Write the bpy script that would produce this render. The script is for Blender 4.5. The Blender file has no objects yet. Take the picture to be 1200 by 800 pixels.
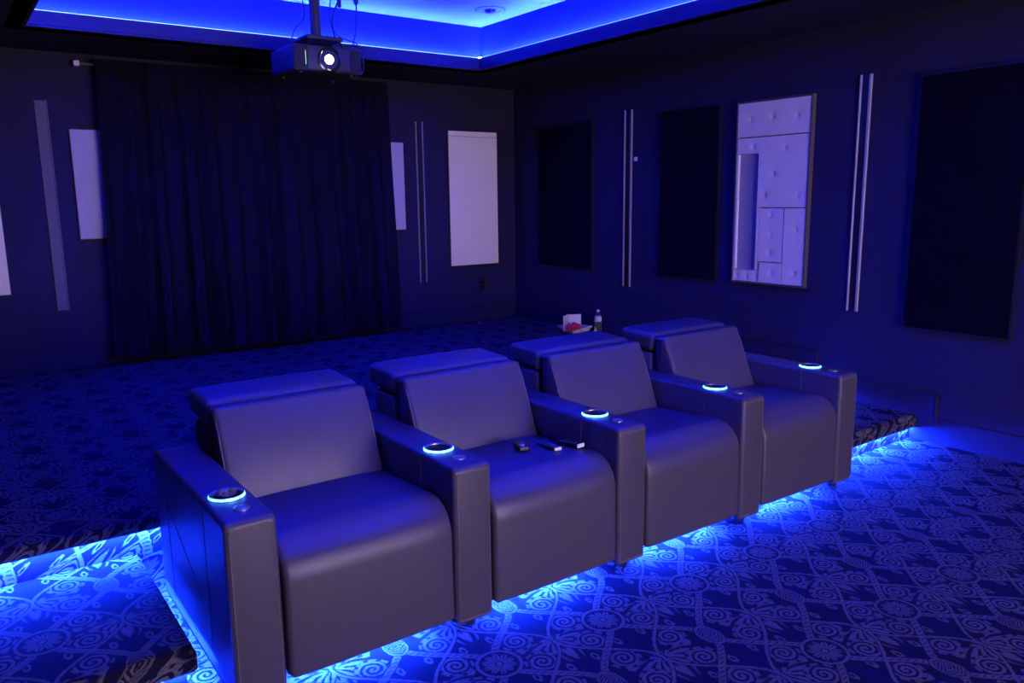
import bpy, bmesh, math, random
from mathutils import Vector, Matrix
random.seed(7)
scn = bpy.context.scene
COL = scn.collection
PI = math.pi

# ------------------------------------------------------------------ camera
YAW, PITCH, ROLL = [math.radians(a) for a in (35.7263, 10.2411, -0.7159)]
cam_d = bpy.data.cameras.new('camera')
cam_d.sensor_width = 36.0
cam_d.lens = 930.02 / 1200 * 36.0
cam_d.clip_start = 0.02
cam = bpy.data.objects.new('camera', cam_d)
COL.objects.link(cam)
fwd = Vector((math.sin(YAW) * math.cos(PITCH), math.cos(YAW) * math.cos(PITCH), -math.sin(PITCH)))
rt = Vector((math.cos(YAW), -math.sin(YAW), 0))
up = rt.cross(fwd)
r2 = rt * math.cos(ROLL) + up * math.sin(ROLL)
u2 = -rt * math.sin(ROLL) + up * math.cos(ROLL)
cam.matrix_world = Matrix(((r2.x, u2.x, -fwd.x, -0.6419), (r2.y, u2.y, -fwd.y, -2.1881),
                           (r2.z, u2.z, -fwd.z, 1.5185), (0, 0, 0, 1)))
scn.camera = cam

# ------------------------------------------------------------------ light levels and exposure
world = bpy.data.worlds.new('world')
scn.world = world
world.use_nodes = True
world.node_tree.nodes['Background'].inputs[0].default_value = (0.0, 0.0, 0.0, 1)
world.node_tree.nodes['Background'].inputs[1].default_value = 0.0
vs = scn.view_settings
vs.view_transform = 'Standard'
vs.look = 'None'
vs.exposure = 0.0
vs.gamma = 1.0
vs.use_curve_mapping = False
LED = (0.0022, 0.0068, 1.0)        # blue LED strip of the cove
LED_LOW = (0.004, 0.025, 1.0)     # LED strips near the floor
LED_RING = (0.06, 0.35, 1.0)
COVE_POWER = 10800.0                # strip on the ceiling cove
STEP_POWER = 13000.0
SEAT_POWER = 9500.0                # strips under the seats
RING_POWER = 10.0                 # rings of the cup holders
SCREEN_COLOR = (1.0, 0.79, 1.10)  # picture on the projection screen
SCREEN_POWER = 17.5
LENS_POWER = 60.0

# ------------------------------------------------------------------ node helpers
class E:
    """tiny expression wrapper around Math nodes"""
    nt = None
    def __init__(s, v): s.v = v
    @staticmethod
    def op(name, *a, clamp=False):
        n = E.nt.nodes.new('ShaderNodeMath'); n.operation = name; n.use_clamp = clamp
        for i, x in enumerate(a):
            x = x.v if isinstance(x, E) else x
            if isinstance(x, (int, float)): n.inputs[i].default_value = x
            else: E.nt.links.new(x, n.inputs[i])
        return E(n.outputs[0])
    def __add__(s, o): return E.op('ADD', s, o)
    __radd__ = __add__
    def __sub__(s, o): return E.op('SUBTRACT', s, o)
    def __rsub__(s, o): return E.op('SUBTRACT', o, s)
    def __mul__(s, o): return E.op('MULTIPLY', s, o)
    __rmul__ = __mul__
    def __truediv__(s, o): return E.op('DIVIDE', s, o)
    def __rtruediv__(s, o): return E.op('DIVIDE', o, s)
    def __lt__(s, o): return E.op('LESS_THAN', s, o)
    def __gt__(s, o): return E.op('GREATER_THAN', s, o)
def fabs(a): return E.op('ABSOLUTE', a)
def fsin(a): return E.op('SINE', a)
def fcos(a): return E.op('COSINE', a)
def fsqrt(a): return E.op('SQRT', a)
def frac(a): return E.op('FRACT', a)
def at2(a, b): return E.op('ARCTAN2', a, b)
def fmax(a, b): return E.op('MAXIMUM', a, b)
def fmin(a, b): return E.op('MINIMUM', a, b)
def soft(d, w, s):                 # 1 inside w, fading over s
    return E.op('ADD', E.op('MULTIPLY', d - w, -1.0 / s), 0.5, clamp=True)

def new_mat(name):
    m = bpy.data.materials.new(name); m.use_nodes = True
    nt = m.node_tree
    b = nt.nodes['Principled BSDF']
    return m, nt, b
def setin(b, key, v):
    if key in b.inputs: b.inputs[key].default_value = v
def simple(name, col, rough=0.5, metal=0.0, spec=0.5, noise=0.0, nscale=40, bump=0.0, bscale=300, alpha=None, trans=0.0, ior=1.45):
    m, nt, b = new_mat(name)
    setin(b, 'Base Color', (*col, 1)); setin(b, 'Roughness', rough); setin(b, 'Metallic', metal)
    setin(b, 'Specular IOR Level', spec); setin(b, 'Transmission Weight', trans); setin(b, 'IOR', ior)
    tc = nt.nodes.new('ShaderNodeTexCoord')
    if noise:
        n = nt.nodes.new('ShaderNodeTexNoise'); n.inputs['Scale'].default_value = nscale; n.inputs['Detail'].default_value = 4
        nt.links.new(tc.outputs['Object'], n.inputs['Vector'])
        mx = nt.nodes.new('ShaderNodeMixRGB')
        mx.inputs[1].default_value = (*[c * (1 - noise) for c in col], 1)
        mx.inputs[2].default_value = (*[min(1, c * (1 + noise)) for c in col], 1)
        nt.links.new(n.outputs['Fac'], mx.inputs[0]); nt.links.new(mx.outputs[0], b.inputs['Base Color'])
    if bump:
        n2 = nt.nodes.new('ShaderNodeTexNoise'); n2.inputs['Scale'].default_value = bscale; n2.inputs['Detail'].default_value = 3
        nt.links.new(tc.outputs['Object'], n2.inputs['Vector'])
        bp = nt.nodes.new('ShaderNodeBump'); bp.inputs['Strength'].default_value = bump; bp.inputs['Distance'].default_value = 0.002
        nt.links.new(n2.outputs['Fac'], bp.inputs['Height']); nt.links.new(bp.outputs[0], b.inputs['Normal'])
    return m
def emit(name, col, power):
    m, nt, b = new_mat(name)
    setin(b, 'Base Color', (0.8, 0.8, 0.8, 1))
    setin(b, 'Emission Color', (*col, 1)); setin(b, 'Emission Strength', power)
    return m

def carpet_material():
    m, nt, b = new_mat('damask_carpet')
    E.nt = nt
    tc = nt.nodes.new('ShaderNodeTexCoord')
    wob = nt.nodes.new('ShaderNodeTexNoise'); wob.inputs['Scale'].default_value = 70; wob.inputs['Detail'].default_value = 1
    nt.links.new(tc.outputs['Object'], wob.inputs['Vector'])
    add = nt.nodes.new('ShaderNodeVectorMath'); add.operation = 'MULTIPLY_ADD'
    nt.links.new(wob.outputs['Color'], add.inputs[0])
    add.inputs[1].default_value = (0.009, 0.009, 0.0)
    nt.links.new(tc.outputs['Object'], add.inputs[2])
    sp = nt.nodes.new('ShaderNodeSeparateXYZ'); nt.links.new(add.outputs[0], sp.inputs[0])
    x, y, z = E(sp.outputs[0]), E(sp.outputs[1]), E(sp.outputs[2])
    TU, TV = 0.4615, 0.60
    u = (x - z - 1.642) / TU
    v = (y - z + 0.803) / TV
    us = frac(u + 0.5) - 0.5                     # signed, rosette at 0
    vsn = frac(v + 0.5) - 0.5
    A = fabs(us) * TU                            # 0 .. 0.231
    B = fabs(vsn) * TV                           # 0 .. 0.30
    ang = B * (2 * PI / TV)
    cb = (1 - fcos(ang)) * (TU / 4)
    s_ = fsin(ang)
    cosf = 1 / fsqrt(s_ * s_ * 1.46 + 1)
    db = fabs(A - cb) * cosf
    dv = fabs(A - (TU / 2 - cb)) * cosf
    # studded band
    bead = fcos(B * (2 * PI / 0.017)) * 0.5 + 0.5
    band = soft(db, 0.0125, 0.002) * (1 - soft(db, 0.0075, 0.002) * soft(bead, 0.35, 0.3) * 0.75)
    vine = soft(dv, 0.0055, 0.002)
    # spirals, two in each quarter
    def spiral(ca, cbb, R, hand, ph):
        p, q = A - ca, B - cbb
        r = fsqrt(p * p + q * q)
        th = at2(q, p)
        turns = frac(r / 0.021 + th * (hand / (2 * PI)) + ph)
        line = soft(fabs(turns - 0.5), 0.27, 0.1)
        body = line * soft(r, R, 0.003)
        serr = soft(fabs(r - (R + 0.005)), 0.0055, 0.003) * soft(fcos(th * 8), 0.45, 0.4)
        return fmax(body, serr * 0.9), soft(r, R + 0.012, 0.003)
    s1, k1 = spiral(0.122, 0.076, 0.051, 1.0, 0.2)
    s2, k2 = spiral(0.110, 0.222, 0.051, -1.0, 0.6)
    # fans of acanthus at the vine crossings
    def fan(a_, w, size, lobes):
        p, q = a_, w
        r = fsqrt(p * p + q * q)
        ph = at2(p, q)
        lob = fabs(fcos(ph * lobes))
        edge = soft(r - lob * (size * 0.36), size * 0.64, 0.004)
        front = soft(fabs(ph), 1.9, 0.15)
        rib = soft(fabs(fsin(ph * (lobes * 2.0) + r * 30)), 0.80, 0.25)
        gap = soft(0.012 - r, 0.0, 0.003)
        return edge * front * rib * gap
    w1 = 0.5 - fabs(vsn)                                  # distance to the crossing above the rosette line, in tiles
    wa = (frac(v) - 0.5) * (-TV)
    wb = vsn * (-TV)
    f1 = fan(A, wa, 0.150, 3.5)
    f2 = fan(TU / 2 - A, wb, 0.150, 3.5)
    f3 = fan(A, wa * -1.0, 0.05, 2.5)
    f4 = fan(TU / 2 - A, wb * -1.0, 0.05, 2.5)
    fans = fmax(fmax(f1, f2), fmax(f3, f4)) * (1 - fmax(k1, k2))
    # rosette
    r0 = fsqrt(A * A + B * B)
    t0 = at2(B, A)
    petal = fabs(fcos(t0 * 5))
    pet = soft(r0 - petal * 0.024, 0.036, 0.003) * (1 - soft(fabs(petal - 0.98), 0.035, 0.02) * soft(0.018 - r0, 0, 0.003) * 0.8) * (1 - soft(petal, 0.2, 0.2) * soft(0.014 - r0, 0, 0.003))
    pet = pet * (1 - soft(fabs(r0 - 0.013), 0.0025, 0.002))
    ring = soft(fabs(r0 - 0.074), 0.0055, 0.002)
    ros = fmax(pet, ring)
    in_ros = soft(r0, 0.081, 0.002)
    # ribbed clasp
    p, q = TU / 2 - A, TV / 2 - B
    rc = fsqrt(p * p / (0.04 * 0.04) + q * q / (0.062 * 0.062))
    ribs = soft(fabs(fsin((p * 0.6 + q) * (PI / 0.011))), 0.72, 0.2)
    clasp = fmax(soft(rc, 0.86, 0.06) * ribs, soft(fabs(rc - 0.95), 0.07, 0.05))
    in_cl = soft(rc, 1.08, 0.05)
    # little leaves beside the band
    p, q = A - 0.055, B - 0.135
    lf = fsqrt(p * p / (0.012 * 0.012) + q * q / (0.024 * 0.024))
    leaf = soft(fabs(lf - 0.75), 0.28, 0.1)
    p, q = A - 0.178, B - 0.158
    lf2 = fsqrt(p * p / (0.012 * 0.012) + q * q / (0.024 * 0.024))
    leaf = fmax(leaf, soft(fabs(lf2 - 0.75), 0.28, 0.1)) * (1 - fmax(k1, k2))
    pat = fmax(fmax(fmax(s1, s2), fans), leaf)
    halo = fmax(soft(db, 0.0175, 0.002), soft(dv, 0.0095, 0.002))
    pat = pat * (1 - halo)
    pat = fmax(pat, fmax(band, vine))
    pat = pat * (1 - fmax(in_ros, in_cl)) + ros * in_ros + clasp * in_cl * (1 - in_ros)
    # pile
    n = nt.nodes.new('ShaderNodeTexNoise'); n.inputs['Scale'].default_value = 330; n.inputs['Detail'].default_value = 2
    nt.links.new(tc.outputs['Object'], n.inputs['Vector'])
    pile = E(n.outputs['Fac'])
    n3 = nt.nodes.new('ShaderNodeTexNoise'); n3.inputs['Scale'].default_value = 3; n3.inputs['Detail'].default_value = 2
    nt.links.new(tc.outputs['Object'], n3.inputs['Vector'])
    wear = E(n3.outputs['Fac'])
    fac = E.op('MULTIPLY', pat * (0.15 + pile * 1.5), 0.85 + wear * 0.3, clamp=True)
    mx = nt.nodes.new('ShaderNodeMixRGB')
    mx.inputs[1].default_value = CARPET_DARK; mx.inputs[2].default_value = CARPET_LIGHT
    nt.links.new(fac.v, mx.inputs[0])
    nt.links.new(mx.outputs[0], b.inputs['Base Color'])
    setin(b, 'Roughness', 0.95); setin(b, 'Specular IOR Level', 0.08)
    bp = nt.nodes.new('ShaderNodeBump'); bp.inputs['Strength'].default_value = 0.5; bp.inputs['Distance'].default_value = 0.003
    h = pile * 0.8 + pat * 0.5
    nt.links.new(h.v, bp.inputs['Height']); nt.links.new(bp.outputs[0], b.inputs['Normal'])
    return m
CARPET_DARK = (0.007, 0.006, 0.012, 1)
CARPET_LIGHT = (0.108, 0.096, 0.066, 1)

M = {}
M['carpet'] = carpet_material()
M['wall'] = simple('navy_wall_paint', (0.020, 0.017, 0.034), 0.75, spec=0.2, noise=0.12, nscale=3, bump=0.15, bscale=220)
M['soffit'] = simple('dark_ceiling_paint', (0.016, 0.015, 0.032), 0.8, spec=0.2, bump=0.1)
M['fascia'] = simple('dark_trim_paint', (0.012, 0.010, 0.013), 0.55, spec=0.3, bump=0.05)
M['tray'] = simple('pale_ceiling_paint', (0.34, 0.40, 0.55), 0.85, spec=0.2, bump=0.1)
M['tray_wall'] = simple('grey_tray_paint', (0.011, 0.017, 0.0105), 0.8, spec=0.2, bump=0.1)
M['leather'] = simple('charcoal_leather', (0.059, 0.049, 0.075), 0.42, spec=0.5, noise=0.06, nscale=25, bump=0.22, bscale=420)
M['leather_dark'] = simple('dark_leather_back', (0.07, 0.06, 0.068), 0.6, spec=0.3, bump=0.2, bscale=420)
M['piping'] = simple('leather_seam', (0.16, 0.14, 0.15), 0.5, spec=0.3)
M['black'] = simple('black_plastic', (0.012, 0.012, 0.014), 0.4, spec=0.4)
M['black_gloss'] = simple('glossy_black', (0.008, 0.008, 0.012), 0.12, spec=0.6)
M['grey_plastic'] = simple('grey_plastic', (0.09, 0.085, 0.09), 0.5, spec=0.4)
M['projector_case'] = simple('projector_case', (0.035, 0.032, 0.036), 0.45, spec=0.4, noise=0.05)
M['steel'] = simple('brushed_steel', (0.55, 0.53, 0.56), 0.32, metal=0.9, noise=0.1)
M['alu'] = simple('aluminium_rail', (0.42, 0.39, 0.42), 0.42, metal=0.35, noise=0.08, nscale=60)
M['alu_dull'] = simple('lit_grey_channel', (0.13, 0.118, 0.12), 0.6, spec=0.3, noise=0.1, nscale=8)  # reflected light on the left trim, put into its grey
M['black_cloth'] = simple('black_acoustic_cloth', (0.0025, 0.0025, 0.003), 0.95, spec=0.05, bump=0.3, bscale=500)
M['curtain'] = simple('black_curtain_cloth', (0.016, 0.014, 0.020), 0.9, spec=0.1, noise=0.25, nscale=6, bump=0.2, bscale=600)
M['white_board'] = simple('off_white_board', (0.90, 0.82, 0.83), 0.8, spec=0.2, noise=0.05, nscale=5, bump=0.1, bscale=150)
M['lilac_board'] = simple('pale_lilac_board', (0.50, 0.46, 0.66), 0.8, spec=0.2, noise=0.04, nscale=6)
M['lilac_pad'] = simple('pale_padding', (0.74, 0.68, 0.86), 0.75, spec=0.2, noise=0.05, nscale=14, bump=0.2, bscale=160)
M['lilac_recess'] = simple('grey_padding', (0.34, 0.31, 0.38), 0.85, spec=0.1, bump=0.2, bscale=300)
M['brown_edge'] = simple('dark_wood_edge', (0.10, 0.08, 0.075), 0.5, noise=0.2, nscale=30)
M['paper'] = simple('white_paper', (0.80, 0.76, 0.76), 0.7, spec=0.3)
M['red'] = simple('red_wrapper', (0.62, 0.03, 0.06), 0.35, spec=0.5, noise=0.3, nscale=60)
M['clear'] = simple('clear_plastic', (0.95, 0.96, 1.0), 0.08, trans=0.95, ior=1.38, spec=0.6)
M['water'] = simple('bottle_water', (0.93, 0.96, 1.0), 0.02, trans=1.0, ior=1.33)
M['label'] = simple('bottle_label', (0.62, 0.62, 0.68), 0.45)
M['cable'] = simple('black_cable', (0.015, 0.015, 0.018), 0.5)
M['cove_led'] = emit('cove_led', LED, COVE_POWER)
M['lip_glow'] = emit('lip_glow', (0.22, 0.50, 1.0), 2.6)  # whitish glow of the lip, put in as an emission colour
M['step_led'] = emit('step_led', LED_LOW, STEP_POWER)
M['step_led_side'] = emit('step_led_side', LED_LOW, STEP_POWER * 0.30)
M['seat_led'] = emit('seat_led', LED_LOW, SEAT_POWER)
M['lens'] = emit('projector_lens_glow', (1.0, 0.96, 0.86), LENS_POWER)
M['green'] = emit('green_indicator', (0.35, 1.0, 0.15), 1.2)
M['screen'] = emit('screen_picture', SCREEN_COLOR, SCREEN_POWER)
def ring_mat():
    m, nt, b = new_mat('cup_ring_led')
    E.nt = nt
    tc = nt.nodes.new('ShaderNodeTexCoord')
    n = nt.nodes.new('ShaderNodeTexNoise'); n.inputs['Scale'].default_value = 60; n.inputs['Detail'].default_value = 1
    nt.links.new(tc.outputs['Object'], n.inputs['Vector'])
    f = E.op('POWER', E(n.outputs['Fac']), 3.0) * (RING_POWER * 8) * 0.6 + RING_POWER * 0.25
    setin(b, 'Emission Color', (*LED_RING, 1)); nt.links.new(f.v, b.inputs['Emission Strength'])
    setin(b, 'Base Color', (0.5, 0.5, 0.5, 1))
    return m
M['ring'] = ring_mat()

# ------------------------------------------------------------------ mesh helpers
def link(name, bm, mat, parent=None, smooth=True, angle=40):
    me = bpy.data.meshes.new(name)
    bmesh.ops.recalc_face_normals(bm, faces=bm.faces[:])
    bm.to_mesh(me); bm.free()
    for f in me.polygons: f.use_smooth = smooth
    if smooth and hasattr(me, 'set_sharp_from_angle'): me.set_sharp_from_angle(angle=math.radians(angle))
    for mm in (mat if isinstance(mat, (list, tuple)) else [mat]): me.materials.append(M[mm])
    o = bpy.data.objects.new(name, me)
    COL.objects.link(o)
    if parent: o.parent = parent
    return o
def tag(o, label=None, cat=None, group=None, kind=None):
    if label: o['label'] = label
    if cat: o['category'] = cat
    if group: o['group'] = group
    if kind: o['kind'] = kind
    return o
def empty(name, loc, label, cat, group=None, rz=0):
    o = bpy.data.objects.new(name, None); COL.objects.link(o)
    o.location = loc; o.rotation_euler = (0, 0, rz); o.empty_display_size = 0.1
    return tag(o, label, cat, group)
def copy_tree(o, parent=None):
    c = o.copy(); COL.objects.link(c)
    if parent: c.parent = parent
    for ch in list(o.children): copy_tree(ch, c)
    return c
def box(bm, x0, x1, y0, y1, z0, z1, bev=0.0, seg=2):
    vs_ = [bm.verts.new((x, y, z)) for x in (x0, x1) for y in (y0, y1) for z in (z0, z1)]
    q = [(0, 1, 3, 2), (4, 6, 7, 5), (0, 4, 5, 1), (2, 3, 7, 6), (0, 2, 6, 4), (1, 5, 7, 3)]
    fs = [bm.faces.new([vs_[i] for i in f]) for f in q]
    if bev:
        es = list({e for f in fs for e in f.edges})
        bmesh.ops.bevel(bm, geom=es, offset=bev, segments=seg, affect='EDGES', profile=0.6)
    return bm
def B(*a, **k): return box(bmesh.new(), *a, **k)
def rpoly(pts, n=6):
    """pts = [(a,b,r)] -> polygon with rounded corners"""
    out = []
    N = len(pts)
    for i in range(N):
        p = Vector(pts[i][:2]); r = pts[i][2]
        a = Vector(pts[i - 1][:2]); c = Vector(pts[(i + 1) % N][:2])
        d1 = (a - p).normalized(); d2 = (c - p).normalized()
        if r <= 0: out.append(p); continue
        half = d1.angle(d2) / 2
        t = r / math.tan(half)
        p1, p2 = p + d1 * t, p + d2 * t
        cen = p + (d1 + d2).normalized() * (r / math.sin(half))
        a1 = math.atan2(p1.y - cen.y, p1.x - cen.x); a2 = math.atan2(p2.y - cen.y, p2.x - cen.x)
        da = (a2 - a1 + PI) % (2 * PI) - PI
        m = max(2, int(n * abs(da) / (PI / 2)) + 1)
        for k in range(m + 1):
            t_ = a1 + da * k / m
            out.append(Vector((cen.x + r * math.cos(t_), cen.y + r * math.sin(t_))))
    return out
def loft(bm, prof, x0, x1, r=0.02, n=5, xs=1, puff=None):
    """extrude a profile (y,z) along x, rounding both ends by radius r"""
    N = len(prof)
    nor = []
    area = sum(prof[i - 1].x * prof[i].y - prof[i].x * prof[i - 1].y for i in range(N))
    sg = 1 if area > 0 else -1
    for i in range(N):
        e1 = (prof[i] - prof[i - 1]); e2 = (prof[(i + 1) % N] - prof[i])
        if e1.length < 1e-7: e1 = e2
        if e2.length < 1e-7: e2 = e1
        e1.normalize(); e2.normalize()
        n1 = Vector((e1.y, -e1.x)) * sg; n2 = Vector((e2.y, -e2.x)) * sg
        b_ = n1 + n2
        b_ = b_.normalized() / max(0.5, math.sqrt(max(0.05, (1 + n1.dot(n2)) / 2)))
        nor.append(b_)
    st = []
    for k in range(n + 1):
        t = (PI / 2) * k / n
        st.append((x0 + r * (1 - math.sin(t)) , r * (1 - math.cos(t))))
    st = st[::-1]
    st = [(x0 + r - r * math.cos(PI / 2 * k / n), r - r * math.sin(PI / 2 * k / n)) for k in range(n + 1)]
    mid = [(x0 + r + (x1 - x0 - 2 * r) * k / xs, 0) for k in range(1, xs)]
    en = [(x1 - (a - x0), d) for a, d in st][::-1]
    rings = []
    for X, d in st + mid + en:
        s = (X - x0) / (x1 - x0)
        ring = []
        for i in range(N):
            q = prof[i] - nor[i] * d
            yy, zz = q.x, q.y
            if puff: yy, zz = puff(s, yy, zz)
            ring.append(bm.verts.new((X, yy, zz)))
        rings.append(ring)
    for a, b_ in zip(rings, rings[1:]):
        for i in range(N):
            bm.faces.new((a[i - 1], a[i], b_[i], b_[i - 1]))
    bm.faces.new(rings[0]); bm.faces.new(rings[-1][::-1])
    return bm
def lathe(bm, prof, cx=0, cy=0, cz=0, n=28, cap=True):
    rings = []
    for r, z in prof:
        rings.append([bm.verts.new((cx + r * math.cos(2 * PI * i / n), cy + r * math.sin(2 * PI * i / n), cz + z)) for i in range(n)])
    for a, b_ in zip(rings, rings[1:]):
        for i in range(n): bm.faces.new((a[i - 1], a[i], b_[i], b_[i - 1]))
    if cap:
        if prof[0][0] > 1e-5: bm.faces.new(rings[0][::-1])
        if prof[-1][0] > 1e-5: bm.faces.new(rings[-1])
    return bm
def tube(bm, pts, r, n=6, closed=False):
    pts = [Vector(p) for p in pts]
    N = len(pts)
    rings = []
    for i, p in enumerate(pts):
        if closed: d = pts[(i + 1) % N] - pts[i - 1]
        else: d = pts[min(i + 1, N - 1)] - pts[max(i - 1, 0)]
        d.normalize()
        ref = Vector((0, 0, 1)) if abs(d.z) < 0.9 else Vector((1, 0, 0))
        a = d.cross(ref).normalized(); b_ = d.cross(a).normalized()
        rings.append([bm.verts.new(p + a * (r * math.cos(2 * PI * k / n)) + b_ * (r * math.sin(2 * PI * k / n))) for k in range(n)])
    rng = range(N) if closed else range(1, N)
    for i in rng:
        a, b_ = rings[i - 1], rings[i]
        for k in range(n): bm.faces.new((a[k - 1], a[k], b_[k], b_[k - 1]))
    if not closed:
        bm.faces.new(rings[0]); bm.faces.new(rings[-1][::-1])
    return bm
def bez(pts, n=8):
    """smooth catmull-rom through pts"""
    P_ = [Vector(p) for p in pts]; P_ = [P_[0] * 2 - P_[1]] + P_ + [P_[-1] * 2 - P_[-2]]
    out = []
    for i in range(1, len(P_) - 2):
        a, b_, c, d = P_[i - 1:i + 3]
        for k in range(n):
            t = k / n
            out.append(0.5 * ((2 * b_) + (c - a) * t + (2 * a - 5 * b_ + 4 * c - d) * t * t + (3 * b_ - a - 3 * c + d) * t ** 3))
    out.append(P_[-2])
    return out
def extrude_poly(bm, pts, axis, a0, a1):
    """polygon in the other two axes extruded along axis (0=x,1=y,2=z)"""
    def mk(p, a):
        if axis == 0: return (a, p[0], p[1])
        if axis == 1: return (p[0], a, p[1])
        return (p[0], p[1], a)
    v0 = [bm.verts.new(mk(p, a0)) for p in pts]; v1 = [bm.verts.new(mk(p, a1)) for p in pts]
    for i in range(len(pts)): bm.faces.new((v0[i - 1], v0[i], v1[i], v1[i - 1]))
    bm.faces.new(v0[::-1]); bm.faces.new(v1)
    return bm

def led_link(name, bm, mat, parent, lit, out=()):
    """strip whose housing is black and whose lit face looks up or down"""
    bmesh.ops.recalc_face_normals(bm, faces=bm.faces[:])
    for f in bm.faces:
        f.material_index = 1 if f.normal.z * lit > .9 else 0
        for i, d in enumerate(out):
            c = f.calc_center_median()
            if f.normal.x * d[0] + f.normal.y * d[1] > .9 and i == [k for k, q in enumerate(out) if q[2](c)][0]: f.material_index = 2
    return link(name, bm, ['black', mat, 'cove_led' if mat == 'cove_led' else 'step_led_side'], parent, smooth=False)

# ------------------------------------------------------------------ room dimensions
XL, XR, YF, YB = -1.02, 4.222, -5.60, 4.494
H1, H2 = 0.158, 0.302           # landing and main platform
N1, N2 = 0.084, 0.044           # depth of the carpeted nosings
YS, YR = 0.232, 1.025           # their front edges
SX0, SX1 = -0.125, 3.165        # the niche in the step that holds the chairs
ZS, ZL, ZC = 2.58, 2.685, 2.95  # soffit, cove lip, tray ceiling
TX0, TX1, TY0, TY1 = -0.06, 3.262, -0.6, 3.662
def structure(name, bm, mat, smooth=False):
    return tag(link(name, bm, mat, smooth=smooth), kind='structure')

# ------------------------------------------------------------------ shell
structure('floor', B(XL - .1, XR + .1, YF - .1, YB + .1, -0.10, 0.0), 'carpet')
structure('wall_right', B(XR, XR + .1, YF - .1, YB + .1, 0, ZS + .5), 'wall')
structure('wall_back', B(XL - .1, XR, YB, YB + .1, 0, ZS + .5), 'wall')
structure('wall_left', B(XL - .1, XL, YF - .1, YB, 0, ZS + .5), 'wall')
structure('wall_front', B(XL, XR, YF - .1, YF, 0, ZS + .5), 'wall')
bm = bmesh.new()
for a in ((XL, TX0 - .03, YF, YB), (TX1 + .03, XR, YF, YB), (TX0 - .03, TX1 + .03, YF, TY0 - .03), (TX0 - .03, TX1 + .03, TY1 + .03, YB)):
    box(bm, *a, ZS + .02, ZS + .06)
ceil = structure('ceiling', bm, 'soffit')
# flat soffit skin, fascia with a small moulding, lip, tray wall and tray ceiling
bm = bmesh.new()
for a in ((XL, TX0 - .012, YF, YB), (TX1 + .012, XR, YF, YB), (TX0 - .012, TX1 + .012, YF, TY0 - .012), (TX0 - .012, TX1 + .012, TY1 + .012, YB)):
    box(bm, *a, ZS, ZS + .019)
tag(link('soffit', bm, 'soffit', ceil, smooth=False), kind='structure')
def ring_sweep(prof):
    """sweep (offset outward, z) profile around the tray opening"""
    bm = bmesh.new()
    rings = []
    for off, zz in prof:
        rings.append([bm.verts.new(p) for p in ((TX0 - off, TY0 - off, zz), (TX1 + off, TY0 - off, zz), (TX1 + off, TY1 + off, zz), (TX0 - off, TY1 + off, zz))])
    N = len(rings)
    for i in range(N):
        a, b_ = rings[i - 1], rings[i]
        for k in range(4): bm.faces.new((a[k - 1], a[k], b_[k], b_[k - 1]))
    return bm
LEDGE = 0.07
lip = link('cove_lip', ring_sweep([(0.010, ZS), (-0.012, ZS + .004), (-0.012, ZS + .016), (0.0, ZS + .022), (0.0, ZL - .004), (0.003, ZL), (0.012, ZL), (0.015, ZL - .004), (0.015, ZL - .03), (LEDGE + .03, ZL - .03), (LEDGE + .03, ZS)]), 'fascia', ceil, smooth=False)
link('cove_shelf', ring_sweep([(LEDGE - .045, ZL - .0295), (LEDGE - .045, ZL - .008), (LEDGE - .0005, ZL - .008), (LEDGE - .0005, ZL - .0295)]), 'tray_wall', ceil, smooth=False)
link('tray_wall', ring_sweep([(LEDGE, ZL - .03), (LEDGE, ZC + .02), (LEDGE + .03, ZC + .02), (LEDGE + .03, ZL - .03)]), 'tray_wall', ceil, smooth=False)
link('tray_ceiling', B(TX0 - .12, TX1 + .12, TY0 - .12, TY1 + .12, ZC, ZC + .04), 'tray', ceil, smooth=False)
# cove LED strip: four runs
cove = empty('led_strip', ((TX0 + TX1) / 2, (TY0 + TY1) / 2, ZL - .0075), 'blue LED strip glowing behind the lip of the ceiling tray', 'light strip', 'blue LED strips of the room')
def cove_run(x0, x1, y0, y1):
    bm = B(x0, x1, y0, y1, ZL - .0075, ZL - .002)
    o = led_link('strip_run', bm, 'cove_led', cove, 1, [])
    o.location = -Vector(cove.location)
w = 0.006; c0 = 0.042
cove_run(TX0 - c0, TX1 + c0, TY1 + c0 - w, TY1 + c0 + w)
cove_run(TX0 - c0, TX1 + c0, TY0 - c0 - w, TY0 - c0 + w)
cove_run(TX0 - c0 - w, TX0 - c0 + w, TY0 - c0 + w, TY1 + c0 - w)
cove_run(TX1 + c0 - w, TX1 + c0 + w, TY0 - c0 + w, TY1 + c0 - w)

def lip_glow_run(x0, x1, y0, y1):  # added glowing line that imitates the whitish LED glow along the lip
    o = link('glow_line', B(x0, x1, y0, y1, ZL - .0075, ZL + .0065), 'lip_glow', cove, smooth=False)
    o.location = -Vector(cove.location)
d0, d1 = 0.017, 0.022
lip_glow_run(TX0 - d1, TX1 + d1, TY1 + d0, TY1 + d1)
lip_glow_run(TX0 - d1, TX1 + d1, TY0 - d1, TY0 - d0)
lip_glow_run(TX0 - d1, TX0 - d0, TY0 - d0, TY1 + d0)
lip_glow_run(TX1 + d0, TX1 + d1, TY0 - d0, TY1 + d0)
bm = B(TX1 + .004, TX1 + .014 + .018, TY1 + .004, TY1 + .032, ZL - .02, ZL + .012, bev=.006, seg=2)
o = link('strip_bend', bm, 'cove_led', cove); o.location = -Vector(cove.location)
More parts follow.
